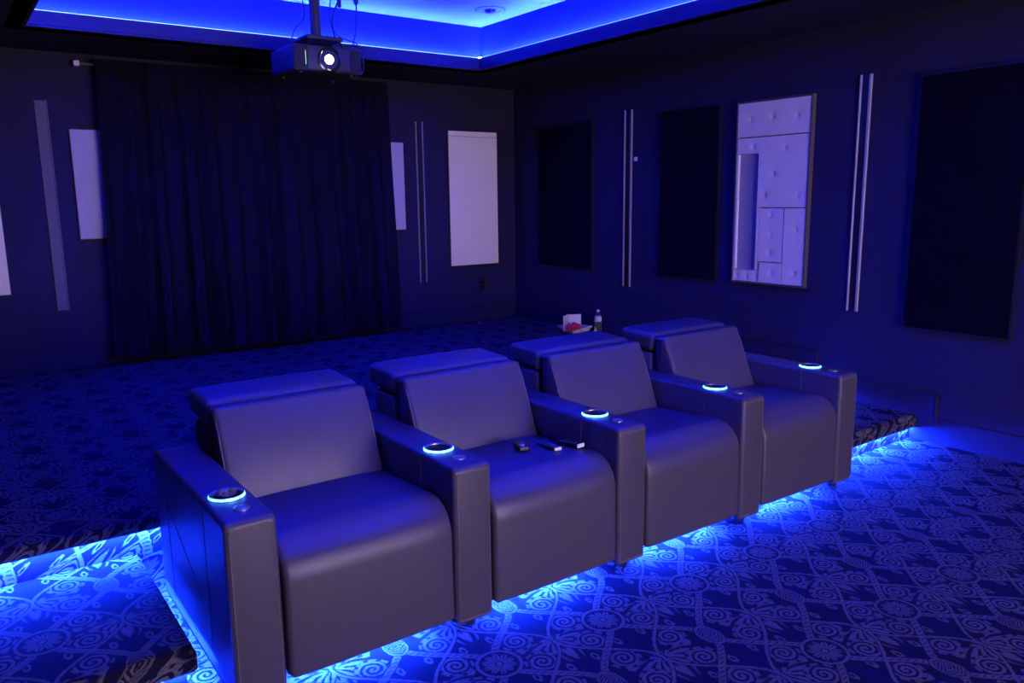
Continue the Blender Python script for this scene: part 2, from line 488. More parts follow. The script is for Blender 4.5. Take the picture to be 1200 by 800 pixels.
# platforms: body + carpet-wrapped nosing
def nosing_profile(y0, y1, z0, z1, r=0.03):
    return rpoly([(y0, z0, 0.01), (y0, z1, r), (y1, z1, 0), (y1, z0, 0)], 5)
plat = structure('riser_platform', B(XL, XR, YR + .035, YB, 0, H2 - N2 + .004), 'carpet')
bm = bmesh.new(); extrude_poly(bm, nosing_profile(YR, YB, H2 - N2, H2, 0.022), 0, XL, XR)
link('nosing', bm, 'carpet', plat)
ls = structure('landing_step', B(XL, SX0 - .03, YS + .035, YR + .034, 0, H1 - N1 + .004), 'carpet')
def landing_nosing(x0, x1, yb, parent):
    bm = bmesh.new()
    pts = rpoly([(x0, YS, 0.012), (x1, YS, 0.012), (x1, yb, 0), (x0, yb, 0)], 4)
    lay = []
    for zz, ins in ((H1 - N1, .006), (H1 - N1 + .006, 0), (H1 - .03, 0), (H1 - .015, .005), (H1 - .004, .014), (H1, .03)):
        cxm, cym = (x0 + x1) / 2, (YS + yb) / 2
        ring = []
        for p in pts:
            X = p.x + (ins if p.x < x0 + .02 and x0 > XL + .01 else 0) - (ins if p.x > x1 - .02 and x1 < XR - .01 else 0)
            Y = p.y + (ins if p.y < YS + .02 else 0)
            ring.append(bm.verts.new((X, Y, zz)))
        lay.append(ring)
    for a, b_ in zip(lay, lay[1:]):
        for i in range(len(pts)): bm.faces.new((a[i - 1], a[i], b_[i], b_[i - 1]))
    bm.faces.new(lay[0][::-1]); bm.faces.new(lay[-1])
    return link('nosing', bm, 'carpet', parent)
landing_nosing(XL, SX0, YR + .034, ls)
rs = structure('landing_step', B(SX1 + .03, XR, YS + .035, YR + .034, 0, H1 - N1 + .004), 'carpet')
landing_nosing(SX1, XR, YR + .034, rs)

# LED strips under the nosings
def led(name, label, runs, side=0, front=0, mat='step_led'):
    bm = bmesh.new()
    for r in runs: box(bm, *r)
    o = led_link(name, bm, mat, None, -1, [(side, 0, lambda c: c.y > YS + .025 and c.y < YR), (0, front, lambda c: True)])
    return tag(o, label, 'light strip', 'blue LED strips of the room')
zz = H2 - N2
led('led_strip', 'blue LED strip under the edge of the upper platform, behind the chairs', [(XL + .01, XR - .01, YR + .012, YR + .020, zz - .005, zz - .0005)])
zz = H1 - N1
led('led_strip', 'blue LED strip under the carpeted landing at the left end of the chair row', [(XL + .01, SX0 - .01, YS + .012, YS + .020, zz - .005, zz - .0005), (SX0 - .020, SX0 - .012, YS + .03, YR, zz - .005, zz - .0005)], 1)
led('led_strip', 'blue LED strip under the carpeted landing by the right wall', [(SX1 + .01, XR - .005, YS + .022, YS + .028, zz - .005, zz - .0005), (SX1 + .012, SX1 + .020, YS + .03, YR, zz - .005, zz - .0005)], -1, -1)

# baseboards
BH = 0.148
pts = [(YF, 0), (YB - .018, 0), (YB - .018, H2 + BH), (0.945, H2 + BH), (0.945, H1 + BH), (0.118, H1 + BH), (0.118, BH), (YF, BH)]
bb = bmesh.new(); extrude_poly(bb, pts, 0, XR - .018, XR)
bbr = structure('baseboard_right', bb, 'wall')
def cap_run(path, parent):
    bm = bmesh.new()
    for (ya, za), (yb_, zb) in zip(path, path[1:]):
        box(bm, XR - .024, XR - .0005, min(ya, yb_) - .006, max(ya, yb_) + .006, min(za, zb) - .006, max(za, zb) + .006, 0.003, 1)
    link('cap_moulding', bm, 'wall', parent, smooth=False)
cap_run([(YB - .02, H2 + BH), (0.945, H2 + BH), (0.945, H1 + BH), (0.118, H1 + BH), (0.118, BH), (YF + .02, BH)], bbr)
bbb = structure('baseboard_back', B(XL, XR - .018, YB - .018, YB, H2, H2 + BH), 'wall')
link('cap_moulding', B(XL, XR - .024, YB - .024, YB - .0005, H2 + BH - .006, H2 + BH + .006, bev=0.003, seg=1), 'wall', bbb, smooth=False)

# ------------------------------------------------------------------ things on the right wall
def framed_dark(y0, y1, z0, z1, label):
    t = empty('acoustic_panel', (XR, (y0 + y1) / 2, z0), label, 'wall panel', 'black acoustic panels on the right wall')
    o = link('cloth_face', B(-.034, -.004, -(y1 - y0) / 2 + .012, (y1 - y0) / 2 - .012, .012, z1 - z0 - .012, bev=0.010, seg=3), 'black_cloth', t)
    bm = bmesh.new(); h = z1 - z0; w_ = (y1 - y0) / 2
    for a in ((-w_, -w_ + .012, 0, h), (w_ - .012, w_, 0, h), (-w_ + .012, w_ - .012, 0, .012), (-w_ + .012, w_ - .012, h - .012, h)):
        box(bm, -.028, -.0005, *a)
    link('panel_frame', bm, 'black', t, smooth=False)
framed_dark(3.275, 4.075, .855, 2.187, 'black cloth acoustic panel nearest the back corner of the room')
framed_dark(1.845, 2.455, .865, 2.195, 'black cloth acoustic panel left of the pale tufted panel')
framed_dark(-.262, .362, .69, 2.21, 'large black cloth acoustic panel at the right edge, nearest the front')

def wall_rails(kind, label, X, Y, z0, z1, wid, axis):
    """dark channel between two metal rails"""
    t = empty('wall_trim', (X, Y, z0), label, 'wall trim', 'tall metal trims on the walls')
    if axis == 'y': t.rotation_euler = (0, 0, -PI / 2)
    h = z1 - z0
    # local frame: x along the wall, -y out of the wall
    t_rail = 0.010
    rail_mat = 'alu_dull' if kind == 'grey' else 'alu'
    for s in (-1, 1):
        r_ = t_rail if not (axis == 'y') else (0.011 if s < 0 else 0.018)
        xc = s * (wid / 2 - r_ / 2)
        link('rail', B(xc - r_ / 2, xc + r_ / 2, -.016, -.0005, 0, h, bev=0.0015, seg=1), rail_mat, t, smooth=False)
    link('channel', B(-wid / 2 + (.011 if kind == 'grey' else .018), wid / 2 - (.011 if kind == 'grey' else .018), -.012 if kind == 'grey' else -.006, -.0005, .004, h - .004), 'alu_dull' if kind == 'grey' else 'black', t, smooth=False)
wall_rails('dark', 'pair of slim metal rails on the right wall between two black panels', XR, 2.84, .745, 2.237, .093, 'y')
wall_rails('dark', 'pair of metal rails on the right wall right of the tufted panel', XR, .715, .757, 2.255, .080, 'y')
wall_rails('dark', 'pair of thin metal rails on the back wall right of the curtain', 3.122, YB, .73, 2.227, .078, 'x')
wall_rails('grey', 'grey metal wall trim on the back wall left of the curtain', .072, YB, .738, 2.242, .080, 'x')  # same trim as the others; the light it catches is painted in as grey
tag(link('wall_sensor', B(XR - .012, XR - .0005, 2.733, 2.767, 1.812, 1.846, bev=0.003, seg=1), 'paper', smooth=False), 'tiny white square wall sensor beside the slim rails on the right wall', 'sensor')

# pale tufted panel
def tufted():
    y0, y1, z0, z1 = 1.066, 1.684, .880, 2.178       # y1 is the left edge in the photograph
    W, H = y1 - y0, z1 - z0
    t = empty('tufted_panel', (XR, (y0 + y1) / 2, z0), 'framed pale tufted wall panel of padded slabs with a tall recess', 'wall panel')
    def yy(s): return W / 2 - s * W
    def zt(q): return H * (1 - q)
    bm = bmesh.new()
    for a in ((-W / 2, -W / 2 + .008, 0, H), (W / 2 - .008, W / 2, 0, H), (-W / 2 + .008, W / 2 - .008, 0, .008), (-W / 2 + .008, W / 2 - .008, H - .008, H)):
        box(bm, -.042, -.0005, *a)
    link('panel_frame', bm, 'brown_edge', t, smooth=False)
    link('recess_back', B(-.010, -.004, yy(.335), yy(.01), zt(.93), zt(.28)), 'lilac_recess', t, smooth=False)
    g = 0.0012
    R_ = lambda *r: r
    # regions (s0, s1, t0, t1) joined into one slab, its depth, its tufts
    slabs = [([R_(.014, .986, .008, .195)], .038, [(.19, .10), (.49, .095), (.81, .10)]),
             ([R_(.014, .986, .195, .285), R_(.322, .986, .285, .578)], .036, [(.24, .245), (.67, .262), (.53, .395), (.42, .51), (.86, .515)]),
             ([R_(.014, .050, .285, .530)], .038, []),
             ([R_(.014, .050, .530, .925)], .037, []),
             ([R_(.322, .360, .578, .925)], .036, []),
             ([R_(.360, .700, .578, .875)], .035, [(.52, .615), (.52, .722), (.52, .825)]),
             ([R_(.700, .986, .578, .992)], .038, [(.86, .69), (.86, .925)]),
             ([R_(.390, .700, .875, .992)], .039, [(.56, .935)]),
             ([R_(.014, .390, .925, .992)], .037, [(.07, .96), (.21, .96), (.35, .957)])]
    for regs, d, tufts in slabs:
        ys_ = sorted({v for r in regs for v in (yy(r[0]), yy(r[1]))}); zs_ = sorted({v for r in regs for v in (zt(r[2]), zt(r[3]))})
        def fill(c):
            out = []
            for p_, q_ in zip(c, c[1:]):
                n_ = max(1, int((q_ - p_) / .0125))
                out += [p_ + (q_ - p_) * k / n_ for k in range(n_)]
            return out + [c[-1]]
        gy, gz = fill(ys_), fill(zs_)
        inside = lambda Y, Z: any(yy(r[1]) < Y < yy(r[0]) and zt(r[3]) < Z < zt(r[2]) for r in regs)
        bm = bmesh.new(); vd = {}
        def vert(i, j):
            if (i, j) not in vd:
                Y, Z = gy[i], gz[j]; x = -d
                for (ts, tt) in tufts:
                    rr = math.hypot(Y - yy(ts), Z - zt(tt))
                    x += .013 * math.exp(-(rr / .0125) ** 2) + .004 * math.exp(-(rr / .045) ** 2)
                vd[i, j] = bm.verts.new((x, Y, Z))
            return vd[i, j]
        for i in range(len(gy) - 1):
            for j in range(len(gz) - 1):
                if inside((gy[i] + gy[i + 1]) / 2, (gz[j] + gz[j + 1]) / 2):
                    bm.faces.new((vert(i, j), vert(i, j + 1), vert(i + 1, j + 1), vert(i + 1, j)))
        # pull the outline in by the joint width, then a rounded edge and the sides
        for stepx, inw in ((.003, g), (.02, 0)):
            be = [e for e in bm.edges if len(e.link_faces) == 1]
            if inw:
                mv = {}
                for e in be:
                    f = e.link_faces[0]; c_ = f.calc_center_median(); m_ = (e.verts[0].co + e.verts[1].co) / 2
                    dd = c_ - m_; dd.x = 0
                    ax = (e.verts[1].co - e.verts[0].co); ax.x = 0; ax.normalize(); dd -= ax * dd.dot(ax); dd.normalize()
                    for v in e.verts: mv.setdefault(v, []).append(dd)
                for v, ds in mv.items():
                    t_ = Vector((0, 0, 0))
                    for q_ in ds:
                        if all((q_ - w_).length > .5 for w_ in ds[:ds.index(q_)]): t_ += q_
                    v.co += t_ * (inw + .0006)
            r_ = bmesh.ops.extrude_edge_only(bm, edges=be)
            for v in [v for v in r_['geom'] if isinstance(v, bmesh.types.BMVert)]: v.co.x += stepx
        o = link('padded_slab', bm, 'lilac_pad', t, angle=60)
        for (ts, tt) in tufts:
            bm = bmesh.new()
            bmesh.ops.create_uvsphere(bm, u_segments=10, v_segments=6, radius=.0065)
            for v in bm.verts: v.co = Vector((v.co.x * .6 - d + .0155, v.co.y + yy(ts), v.co.z + zt(tt)))
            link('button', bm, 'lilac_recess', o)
tufted()

# ------------------------------------------------------------------ things on the back wall
def board(name, label, x0, x1, z0, z1, mat, seam=None, group=None):
    t = empty(name, ((x0 + x1) / 2, YB, z0), label, 'wall panel', group)
    w_ = (x1 - x0) / 2; h = z1 - z0
    if seam:
        link('board', B(-w_ + .004, w_ - .004, -.045, -.003, .004, h - seam - .0015, bev=0.003, seg=2), mat, t)
        link('board', B(-w_ + .004, w_ - .004, -.045, -.003, h - seam + .0015, h - .004, bev=0.003, seg=2), mat, t)
    else:
        link('board', B(-w_ + .004, w_ - .004, -.045, -.003, .004, h - .004, bev=0.003, seg=2), mat, t)
    bm = bmesh.new()
    for a in ((-w_, -w_ + .004, 0, h), (w_ - .004, w_, 0, h), (-w_ + .004, w_ - .004, 0, .004), (-w_ + .004, w_ - .004, h - .004, h)):
        box(bm, a[0], a[1], -.040, -.0005, a[2], a[3])
    link('edge_frame', bm, 'brown_edge', t, smooth=False)
board('wall_board', 'large off-white wall board with a seam near its top, right of the curtain', 3.414, 3.980, .868, 2.158, 'white_board', seam=.052)
board('wall_board', 'off-white wall board cut by the left edge of the photo', -.815, -.245, .883, 2.17, 'white_board')
board('narrow_board', 'narrow pale lilac board just left of the curtain', .228, .530, 1.256, 2.048, 'lilac_board')
board('narrow_board', 'narrow pale lilac board half hidden by the right curtain edge', 2.640, 2.936, 1.240, 2.032, 'lilac_board')
t = empty('wall_outlet', (3.80, YB, .60), 'black wall outlet low on the back wall under the white board', 'outlet')
link('cover_plate', B(-.038, .038, -.008, -.0005, 0, .118, bev=0.003, seg=1), 'black', t)
for zz in (.035, .083):
    link('socket', B(-.017, .017, -.011, -.0085, zz - .014, zz + .014, bev=0.002, seg=1), 'black_gloss', t)

# curtain rod and two curtain panels
ZR = 2.498; YC = 4.405
rod = empty('curtain_rod', (1.6, YC, ZR), 'thin dark curtain rod with a small square grey finial', 'curtain rod')
link('rod', tube(bmesh.new(), [(-1.27, 0, 0), (1.12, 0, 0)], .009, 10), 'grey_plastic', rod)
link('finial', B(-1.307, -1.267, -.02, .02, -.02, .02, bev=0.004, seg=1), 'alu', rod)
for X in (-1.16, 0.0, 1.08):
    link('bracket', B(X - .008, X + .008, .009, YB - YC - .0005, -.008, .008), 'black', rod, smooth=False)
def curtain(x0t, x1t, x0b, x1b, zb, seed, label, folds):
    rnd = random.Random(seed)
    t = empty('curtain', ((x0t + x1t) / 2, YC, zb), label, 'curtain', 'black curtain panels on the back wall')
    nx, nz = 200, 34
    ph = [rnd.uniform(0, 6.28) for _ in range(6)]
    cx = (x0t + x1t) / 2
    ztop = ZR + .035
    bm = bmesh.new()
    grid = []
    for i in range(nx + 1):
        s = i / nx
        row = []
        for j in range(nz + 1):
            q = j / nz                                  # 0 top, 1 bottom
            q2 = q ** .8
            X = (x0t + (x1t - x0t) * s) * (1 - q) + (x0b + (x1b - x0b) * s) * q
            sw = s + .02 * math.sin(2 * PI * s * 2 + ph[0]) + .012 * math.sin(2 * PI * s * 5 + ph[1]) * q
            amp = .020 + .028 * q2
            k = math.sin(2 * PI * folds * sw + ph[2] + .6 * math.sin(q * 2.2 + ph[3]))
            k = math.copysign(abs(k) ** .75, k)
            y = -amp * k - .008 * q2 * math.sin(2 * PI * folds * 2.6 * sw + ph[4] + q * 1.5)
            y += .006 * math.sin(9 * q + 14 * s + ph[5]) * q
            zz = ztop + (zb - ztop) * q
            if q == 1: zz += .006 * math.sin(2 * PI * folds * sw)
            row.append(bm.verts.new((X - cx, y - .050 - .02 * q2, zz - zb)))
        grid.append(row)
    for i in range(nx):
        for j in range(nz):
            bm.faces.new((grid[i][j], grid[i + 1][j], grid[i + 1][j + 1], grid[i][j + 1]))
    r = bmesh.ops.solidify(bm, geom=bm.faces[:], thickness=.003)
    link('cloth', bm, 'curtain', t, angle=80)
curtain(.425, 1.20, .355, 1.22, .362, 3, 'black curtain panel covering the left part of the back wall opening', 4)
curtain(1.19, 2.745, 1.17, 2.815, .350, 11, 'wide black curtain panel behind the projector, right of the other', 6)

# ------------------------------------------------------------------ recliners
PCH, AW, AH, AB = 0.76, 0.154, 0.621, 0.05
def on_root(o): return o
def arm(root, xc, side, name='armrest', outer=False):
    """xc: arm centre in chair coordinates (origin seat centre, y from the front)"""
    x0, x1 = xc - AW / 2, xc + AW / 2
    D = 0.90
    prof = rpoly([(0, AB, .006), (0, AH, .022), (D, AH + .0, .045), (D, AB, .01)], 6)
    bm = bmesh.new(); loft(bm, prof, x0, x1, .016, 4)
    a = link('armrest', bm, 'leather', root)
    # seams round the front face
    bm = bmesh.new()
    e = .013
    loop = [Vector((q[0], -.0008, q[1])) for q in rpoly([(x0 + e, AB + .012, .008), (x0 + e, AH - .020, .012), (x1 - e, AH - .020, .012), (x1 - e, AB + .012, .008)], 3)]
    tube(bm, loop, .0016, 5, closed=True)
    link('seam', bm, 'piping', a)
    lines = [((x1 + .0004, .232, .45), (x1 + .0004, .224, AH - .012)), ((x0 - .0004, .232, .12 if outer else .45), (x0 - .0004, .224, AH - .012))]
    if outer:
        lines += [((x0 - .0004, .725, .10), (x0 - .0004, .725, AH - .012)), ((x0 - .0004, .715, .46), (x0 - .0004, .32, .27))]
    for q in lines: link('seam', tube(bmesh.new(), q, .0011, 5), 'piping', a)
    # cup holder: flared rim, dark well
    cy = .228
    bm = bmesh.new()
    lathe(bm, [(.0575, AH - .004), (.0575, AH + .0012), (.0555, AH + .0022)], xc, cy, 0, 40, cap=False)
    lathe(bm, [(.0528, AH + .0093), (.0490, AH + .0096), (.0465, AH + .0092), (.0440, AH + .0080), (.0425, AH + .002), (.040, AH - .0)], xc, cy, 0, 40, cap=False)
    link('cup_rim', bm, 'steel', a)
    bm = bmesh.new(); lathe(bm, [(.0552, AH + .0022), (.0548, AH + .0045), (.0535, AH + .0085), (.0528, AH + .0092)], xc, cy, 0, 48, cap=False)
    link('light_ring', bm, 'ring', a)
    bm = bmesh.new(); lathe(bm, [(.0425, AH + .004), (.0422, AH + .0012), (.001, AH + .0008)], xc, cy, 0, 32, cap=False)
    link('cup_well', bm, 'black_gloss', a)
    # recline button: disc in a shallow bezel
    bm = bmesh.new(); lathe(bm, [(.0235, AH - .002), (.0235, AH + .003), (.0215, AH + .0045), (.0190, AH + .0050), (.0180, AH + .0042), (.001, AH + .0040)], xc + .006, .098, 0, 28, cap=False)
    bt = link('control_button', bm, 'steel', a)
    # feet
    for y_ in (.075, .80):
        bm = bmesh.new(); lathe(bm, [(.022, 0), (.024, .006), (.028, .045), (.028, AB + .002)], xc + .02, y_, 0, 14)
        link('foot', bm, 'black', root)
    return a
def recliner(name, both):
    r = bpy.data.objects.new(name, None); COL.objects.link(r); r.empty_display_size = .2
    sw = (PCH - AW) / 2
    # seat with waterfall front and footrest panel in one upholstered piece
    prof = rpoly([(.0, .078, .010), (.004, .514, .120), (.60, .478, .02), (.60, .16, .02), (.10, .16, .02), (.075, .078, .008)], 9)
    def puff(s, y, z):
        m = 1 - (2 * s - 1) ** 4
        if y < .03: y -= .010 * m * (1 if z > .1 else .6)
        if z > .44: z += .010 * m * max(0, min(1, (y - .0) / .1))
        return y, z
    bm = bmesh.new(); loft(bm, prof, -sw + .010, sw - .004, .018, 5, 8, puff)
    seat = link('seat', bm, 'leather', r)
    # lower frame between the arms
    bm = bmesh.new(); box(bm, -sw + .012, sw - .012, .13, .88, .055, .158)
    link('base_frame', bm, 'black', r, smooth=False)
    # back shell
    prof = rpoly([(.70, .165, .01), (.735, .705, .02), (.925, .705, .03), (.90, .165, .01)], 5)
    bm = bmesh.new(); loft(bm, prof, -sw + .008, sw - .008, .016, 4, 2)
    link('back_shell', bm, 'leather_dark', r)
    # back cushion
    prof = rpoly([(.485, .445, .02), (.640, .798, .020), (.715, .792, .014), (.690, .46, .02)], 5)
    def puff2(s, y, z):
        m = (1 - (2 * s - 1) ** 4)
        t_ = (z - .44) / .36
        f = y - (.485 + (z - .445) / .353 * .155)
        if f < .03: y -= .022 * m * math.sin(PI * max(0, min(1, t_)) ** .8)
        return y, z
    bm = bmesh.new(); loft(bm, prof, -sw + .008, sw - .008, .022, 5, 12, puff2)
    bc = link('back_cushion', bm, 'leather', r)
    for s in (-1, 1):
        xx = s * (sw - .0125)
        link('piping', tube(bmesh.new(), bez([(xx, .503, .452), (xx, .563, .60), (xx, .624, .740), (xx, .655, .776)], 4), .0022, 5), 'piping', bc)
    # headrest
    prof = rpoly([(.728, .708, .020), (.712, .802, .032), (.968, .812, .028), (.968, .722, .020)], 6)
    def puff3(s, y, z):
        m = (1 - (2 * s - 1) ** 6)
        if z > .78: z += .006 * m
        return y, z
    bm = bmesh.new(); loft(bm, prof, -sw + .004, sw - .004, .024, 5, 8, puff3)
    link('headrest', bm, 'leather', r)
    # LED strip below the front of the seat
    bm = bmesh.new(); box(bm, -sw + .02, sw - .07, .100, .108, .066, .071)
    led_link('light_strip', bm, 'seat_led', r, -1)
    if both: arm(r, -PCH / 2, -1, outer=True)
    arm(r, PCH / 2, 1, outer=False)
    return r
lab = ['charcoal leather recliner at the left end of the row, with two armrests',
       'charcoal leather recliner second from the left, with the remotes on its seat',
       'charcoal leather recliner third from the left, empty seat',
       'charcoal leather recliner at the far right end of the row, nearest the landing']
first = recliner('recliner', True)
first.location = (PCH / 2, 0, 0)
second = recliner('recliner', False)
second.location = (PCH * 1.5, 0, 0)
third = copy_tree(second); third.location = (PCH * 2.5, 0, 0)
fourth = copy_tree(second); fourth.location = (PCH * 3.5, 0, 0)
for o, l in zip((first, second, third, fourth), lab): tag(o, l, 'recliner', 'recliners in the front row')

# ------------------------------------------------------------------ remotes on the second seat
def remote(loc, rz, L, W, T, label, tip, style):
    t = empty('remote_control', loc, label, 'remote', 'remotes on the second recliner', rz)
    t.rotation_euler = (-.057, 0, rz)
    link('case', B(-W / 2, W / 2, -L / 2, L / 2, 0, T, bev=min(T, W) * .28, seg=3), 'black_gloss' if style != 1 else 'grey_plastic', t)
    link('tip', B(-W / 2 + .003, W / 2 - .003, -L / 2 - .0035, -L / 2 + .006, T * .15, T * .9, bev=.003, seg=2), tip, t)
    if style == 0:
        bm = bmesh.new(); lathe(bm, [(.014, 0), (.014, .002), (.008, .0028), (.007, .0015), (.001, .0015)], 0, -L * .18, T, 18)
        link('dial', bm, 'steel', t)
    rows = 4
    for i in range(rows):
        for k in (-1, 0, 1):
            if style == 0 and i < 2: continue
            link('key', B(k * W * .27 - .0035, k * W * .27 + .0035, -L * .32 + i * L * .2 - .003, -L * .32 + i * L * .2 + .003, T - .0005, T + .0012), 'grey_plastic' if style != 1 else 'black', t, smooth=False)
ZSEAT = .508
remote((1.212, .338, ZSEAT), -.36, .105, .042, .017, 'small dark remote with a round dial, leftmost on the seat', 'grey_plastic', 0)
remote((1.308, .272, ZSEAT), -.12, .140, .038, .016, 'grey remote with a pale end, middle of the three on the seat', 'paper', 1)
remote((1.390, .232, ZSEAT), .10, .115, .046, .022, 'thick black remote with a bright end beside the armrest', 'paper', 2)

# crumpled wrapper in the first cup holder
def crumple(n, size, seed, flat=1.0):
    rnd = random.Random(seed)
    bm = bmesh.new()
    bmesh.ops.create_icosphere(bm, subdivisions=n, radius=1)
    for v in bm.verts:
        k = rnd.uniform(.55, 1.1)
        v.co = Vector((v.co.x * size[0] * k, v.co.y * size[1] * k, max(-.15, v.co.z) * size[2] * k * flat))
    return bm
bm = crumple(2, (.032, .027, .020), 5)
for v in bm.verts: v.co += Vector((.002, .234, AH + .006))
tag(link('wrapper', bm, 'clear', smooth=False), 'crumpled clear plastic wrapper in the leftmost cup holder', 'wrapper')

# ------------------------------------------------------------------ snack items on the platform near the right wall
Z2 = H2
def poly_tray():
    A_, B_, C_, D_ = Vector((3.955, 3.50, 0)), Vector((3.885, 3.175, 0)), Vector((4.170, 3.235, 0)), Vector((4.185, 3.52, 0))
    t = empty('food_tray', (4.05, 3.35, Z2), 'white paper food tray on the carpet near the right wall', 'tray')
    o = Vector((4.05, 3.35, 0))
    c = [p - o for p in (A_, B_, C_, D_)]
    bm = bmesh.new()
    low = [bm.verts.new((p.x * .82, p.y * .82, .004)) for p in c]
    hi = [bm.verts.new((p.x, p.y, .036 + (.01 if i == 2 else 0))) for i, p in enumerate(c)]
    hi2 = [bm.verts.new((p.x * .97, p.y * .97, .036 + (.01 if i == 2 else 0))) for i, p in enumerate(c)]
    low2 = [bm.verts.new((p.x * .80, p.y * .80, .007)) for p in c]
    for i in range(4):
        bm.faces.new((low[i - 1], low[i], hi[i], hi[i - 1]))
        bm.faces.new((hi[i - 1], hi[i], hi2[i], hi2[i - 1]))
        bm.faces.new((hi2[i - 1], hi2[i], low2[i], low2[i - 1]))
    bm.faces.new(low[::-1]); bm.faces.new(low2)
    link('tray_body', bm, 'paper', t, smooth=False)
    bm = bmesh.new(); tube(bm, [(p.x * .985, p.y * .985, .036 + (.01 if i == 2 else 0)) for i, p in enumerate(c)], .004, 6, closed=True)
    link('rim', bm, 'paper', t)
poly_tray()
t = empty('folded_card', (4.05, 3.36, Z2 + .008), 'white folded card standing open on the food tray', 'card')
def leaf(p, q, h):
    bm = bmesh.new()
    d = (Vector(q) - Vector(p)); n = Vector((-d.y, d.x)).normalized() * .0012
    pts = [(p[0] - n.x, p[1] - n.y), (q[0] - n.x, q[1] - n.y), (q[0] + n.x, q[1] + n.y), (p[0] + n.x, p[1] + n.y)]
    return extrude_poly(bm, pts, 2, 0, h)
link('card_leaf', leaf((-.150, -.035), (-.022, .045), .148), 'paper', t, smooth=False)
link('card_leaf', leaf((-.020, .045), (.090, -.002), .142), 'paper', t, smooth=False)
bm = crumple(3, (.090, .050, .076), 9)
for v in bm.verts: v.co += Vector((3.975, 3.275, Z2 + .026))
tag(link('snack_packet', bm, 'red', smooth=False), 'crumpled red snack packet lying on the white tray', 'packet')
bm = crumple(2, (.030, .022, .028), 21)
for v in bm.verts: v.co += Vector((4.028, 3.235, Z2 + .018))
tag(link('chocolate_wrapper', bm, 'black', smooth=False), 'small dark scrap beside the red packet on the tray', 'wrapper')
bt = empty('water_bottle', (4.142, 3.125, Z2), 'clear plastic water bottle standing right of the white tray', 'bottle')
prof = [(.024, 0), (.031, .004), (.033, .012), (.031, .030), (.033, .040), (.033, .070), (.030, .085), (.030, .105), (.033, .118), (.033, .140), (.030, .156), (.020, .178), (.0125, .190), (.0125, .197)]
bm = bmesh.new(); lathe(bm, prof, 0, 0, 0, 24)
link('bottle_body', bm, 'clear', bt)
bm = bmesh.new(); lathe(bm, [(.0302, .108), (.0337, .119), (.0337, .139), (.0305, .154)], 0, 0, 0, 24, cap=False)
link('paper_label', bm, 'label', bt)
bm = bmesh.new(); lathe(bm, [(.0145, .195), (.0150, .197), (.0150, .210), (.0138, .213), (.001, .2135)], 0, 0, 0, 20)
link('cap', bm, 'paper', bt)
tag(link('paper_scrap', B(3.630, 3.648, 4.30, 4.318, Z2 + .0003, Z2 + .005, bev=.001, seg=1), 'paper', smooth=False), 'tiny white scrap of paper on the carpet below the outlet', 'scrap')

# ------------------------------------------------------------------ projector on its ceiling pole
px, py, pz = 1.511, 2.75, 2.312
pj = empty('projector', (px, py + .21, pz), 'dark box projector with its lens lit, hanging under the ceiling tray', 'projector')
Wp, Dp, Hp = .456, .42, .168
def pj_part(name, bm, mat, **k):
    return link(name, bm, mat, pj, **k)
# coordinates below are relative to the projector base: x across, y from -.21 (front) to .21
bm = bmesh.new(); box(bm, -Wp / 2, Wp / 2, -.195, .21, .006, Hp, .018, 4)
pj_part('casing', bm, 'projector_case')
bm = bmesh.new(); box(bm, -.148, .148, -.212, -.194, .010, Hp - .004, .012, 3)
fp = pj_part('front_panel', bm, 'projector_case')
for s in (-1, 1):
    bm = bmesh.new(); box(bm, s * .187 - .036, s * .187 + .036, -.199, -.1945, .018, Hp - .014)
    gl = pj_part('vent_grille', bm, 'black', smooth=False)
    for k in range(6):
        X = s * .187 - .030 + k * .012
        link('slat', B(X - .002, X + .002, -.207, -.1995, .020, Hp - .016), 'projector_case', gl, smooth=False)
pj_part('status_light', B(-.158, -.150, -.2025, -.196, .045, .128), 'green', smooth=False)
def ring_y(bm, prof, cx, cz, n=32):
    """lathe round the y axis: prof = (radius, y)"""
    rings = [[bm.verts.new((cx + r * math.cos(2 * PI * i / n), yy_, cz + r * math.sin(2 * PI * i / n))) for i in range(n)] for r, yy_ in prof]
    for a, b_ in zip(rings, rings[1:]):
        for i in range(n): bm.faces.new((a[i - 1], a[i], b_[i], b_[i - 1]))
    return bm
lens = pj_part('lens_barrel', ring_y(bmesh.new(), [(.078, -.210), (.076, -.218), (.066, -.220), (.058, -.212), (.050, -.208), (.048, -.214), (.046, -.214), (.044, -.206)], 0, .083), 'black_gloss')
bm = bmesh.new(); ring_y(bm, [(.040, -.2085), (.028, -.2120), (.014, -.2140), (.0005, -.2145)], 0, .083, 24)
link('lens_glass', bm, 'lens', lens)
bm = bmesh.new(); ring_y(bm, [(.043, -.2065), (.030, -.2080)], 0, .083, 24)
link('lens_surround', bm, 'black_gloss', lens)
for sx in (-1, 1):
    for sy in (-1, 1):
        bm = bmesh.new(); lathe(bm, [(.014, -.004), (.016, .008)], sx * .17, sy * .15, 0, 12)
        pj_part('foot', bm, 'black')
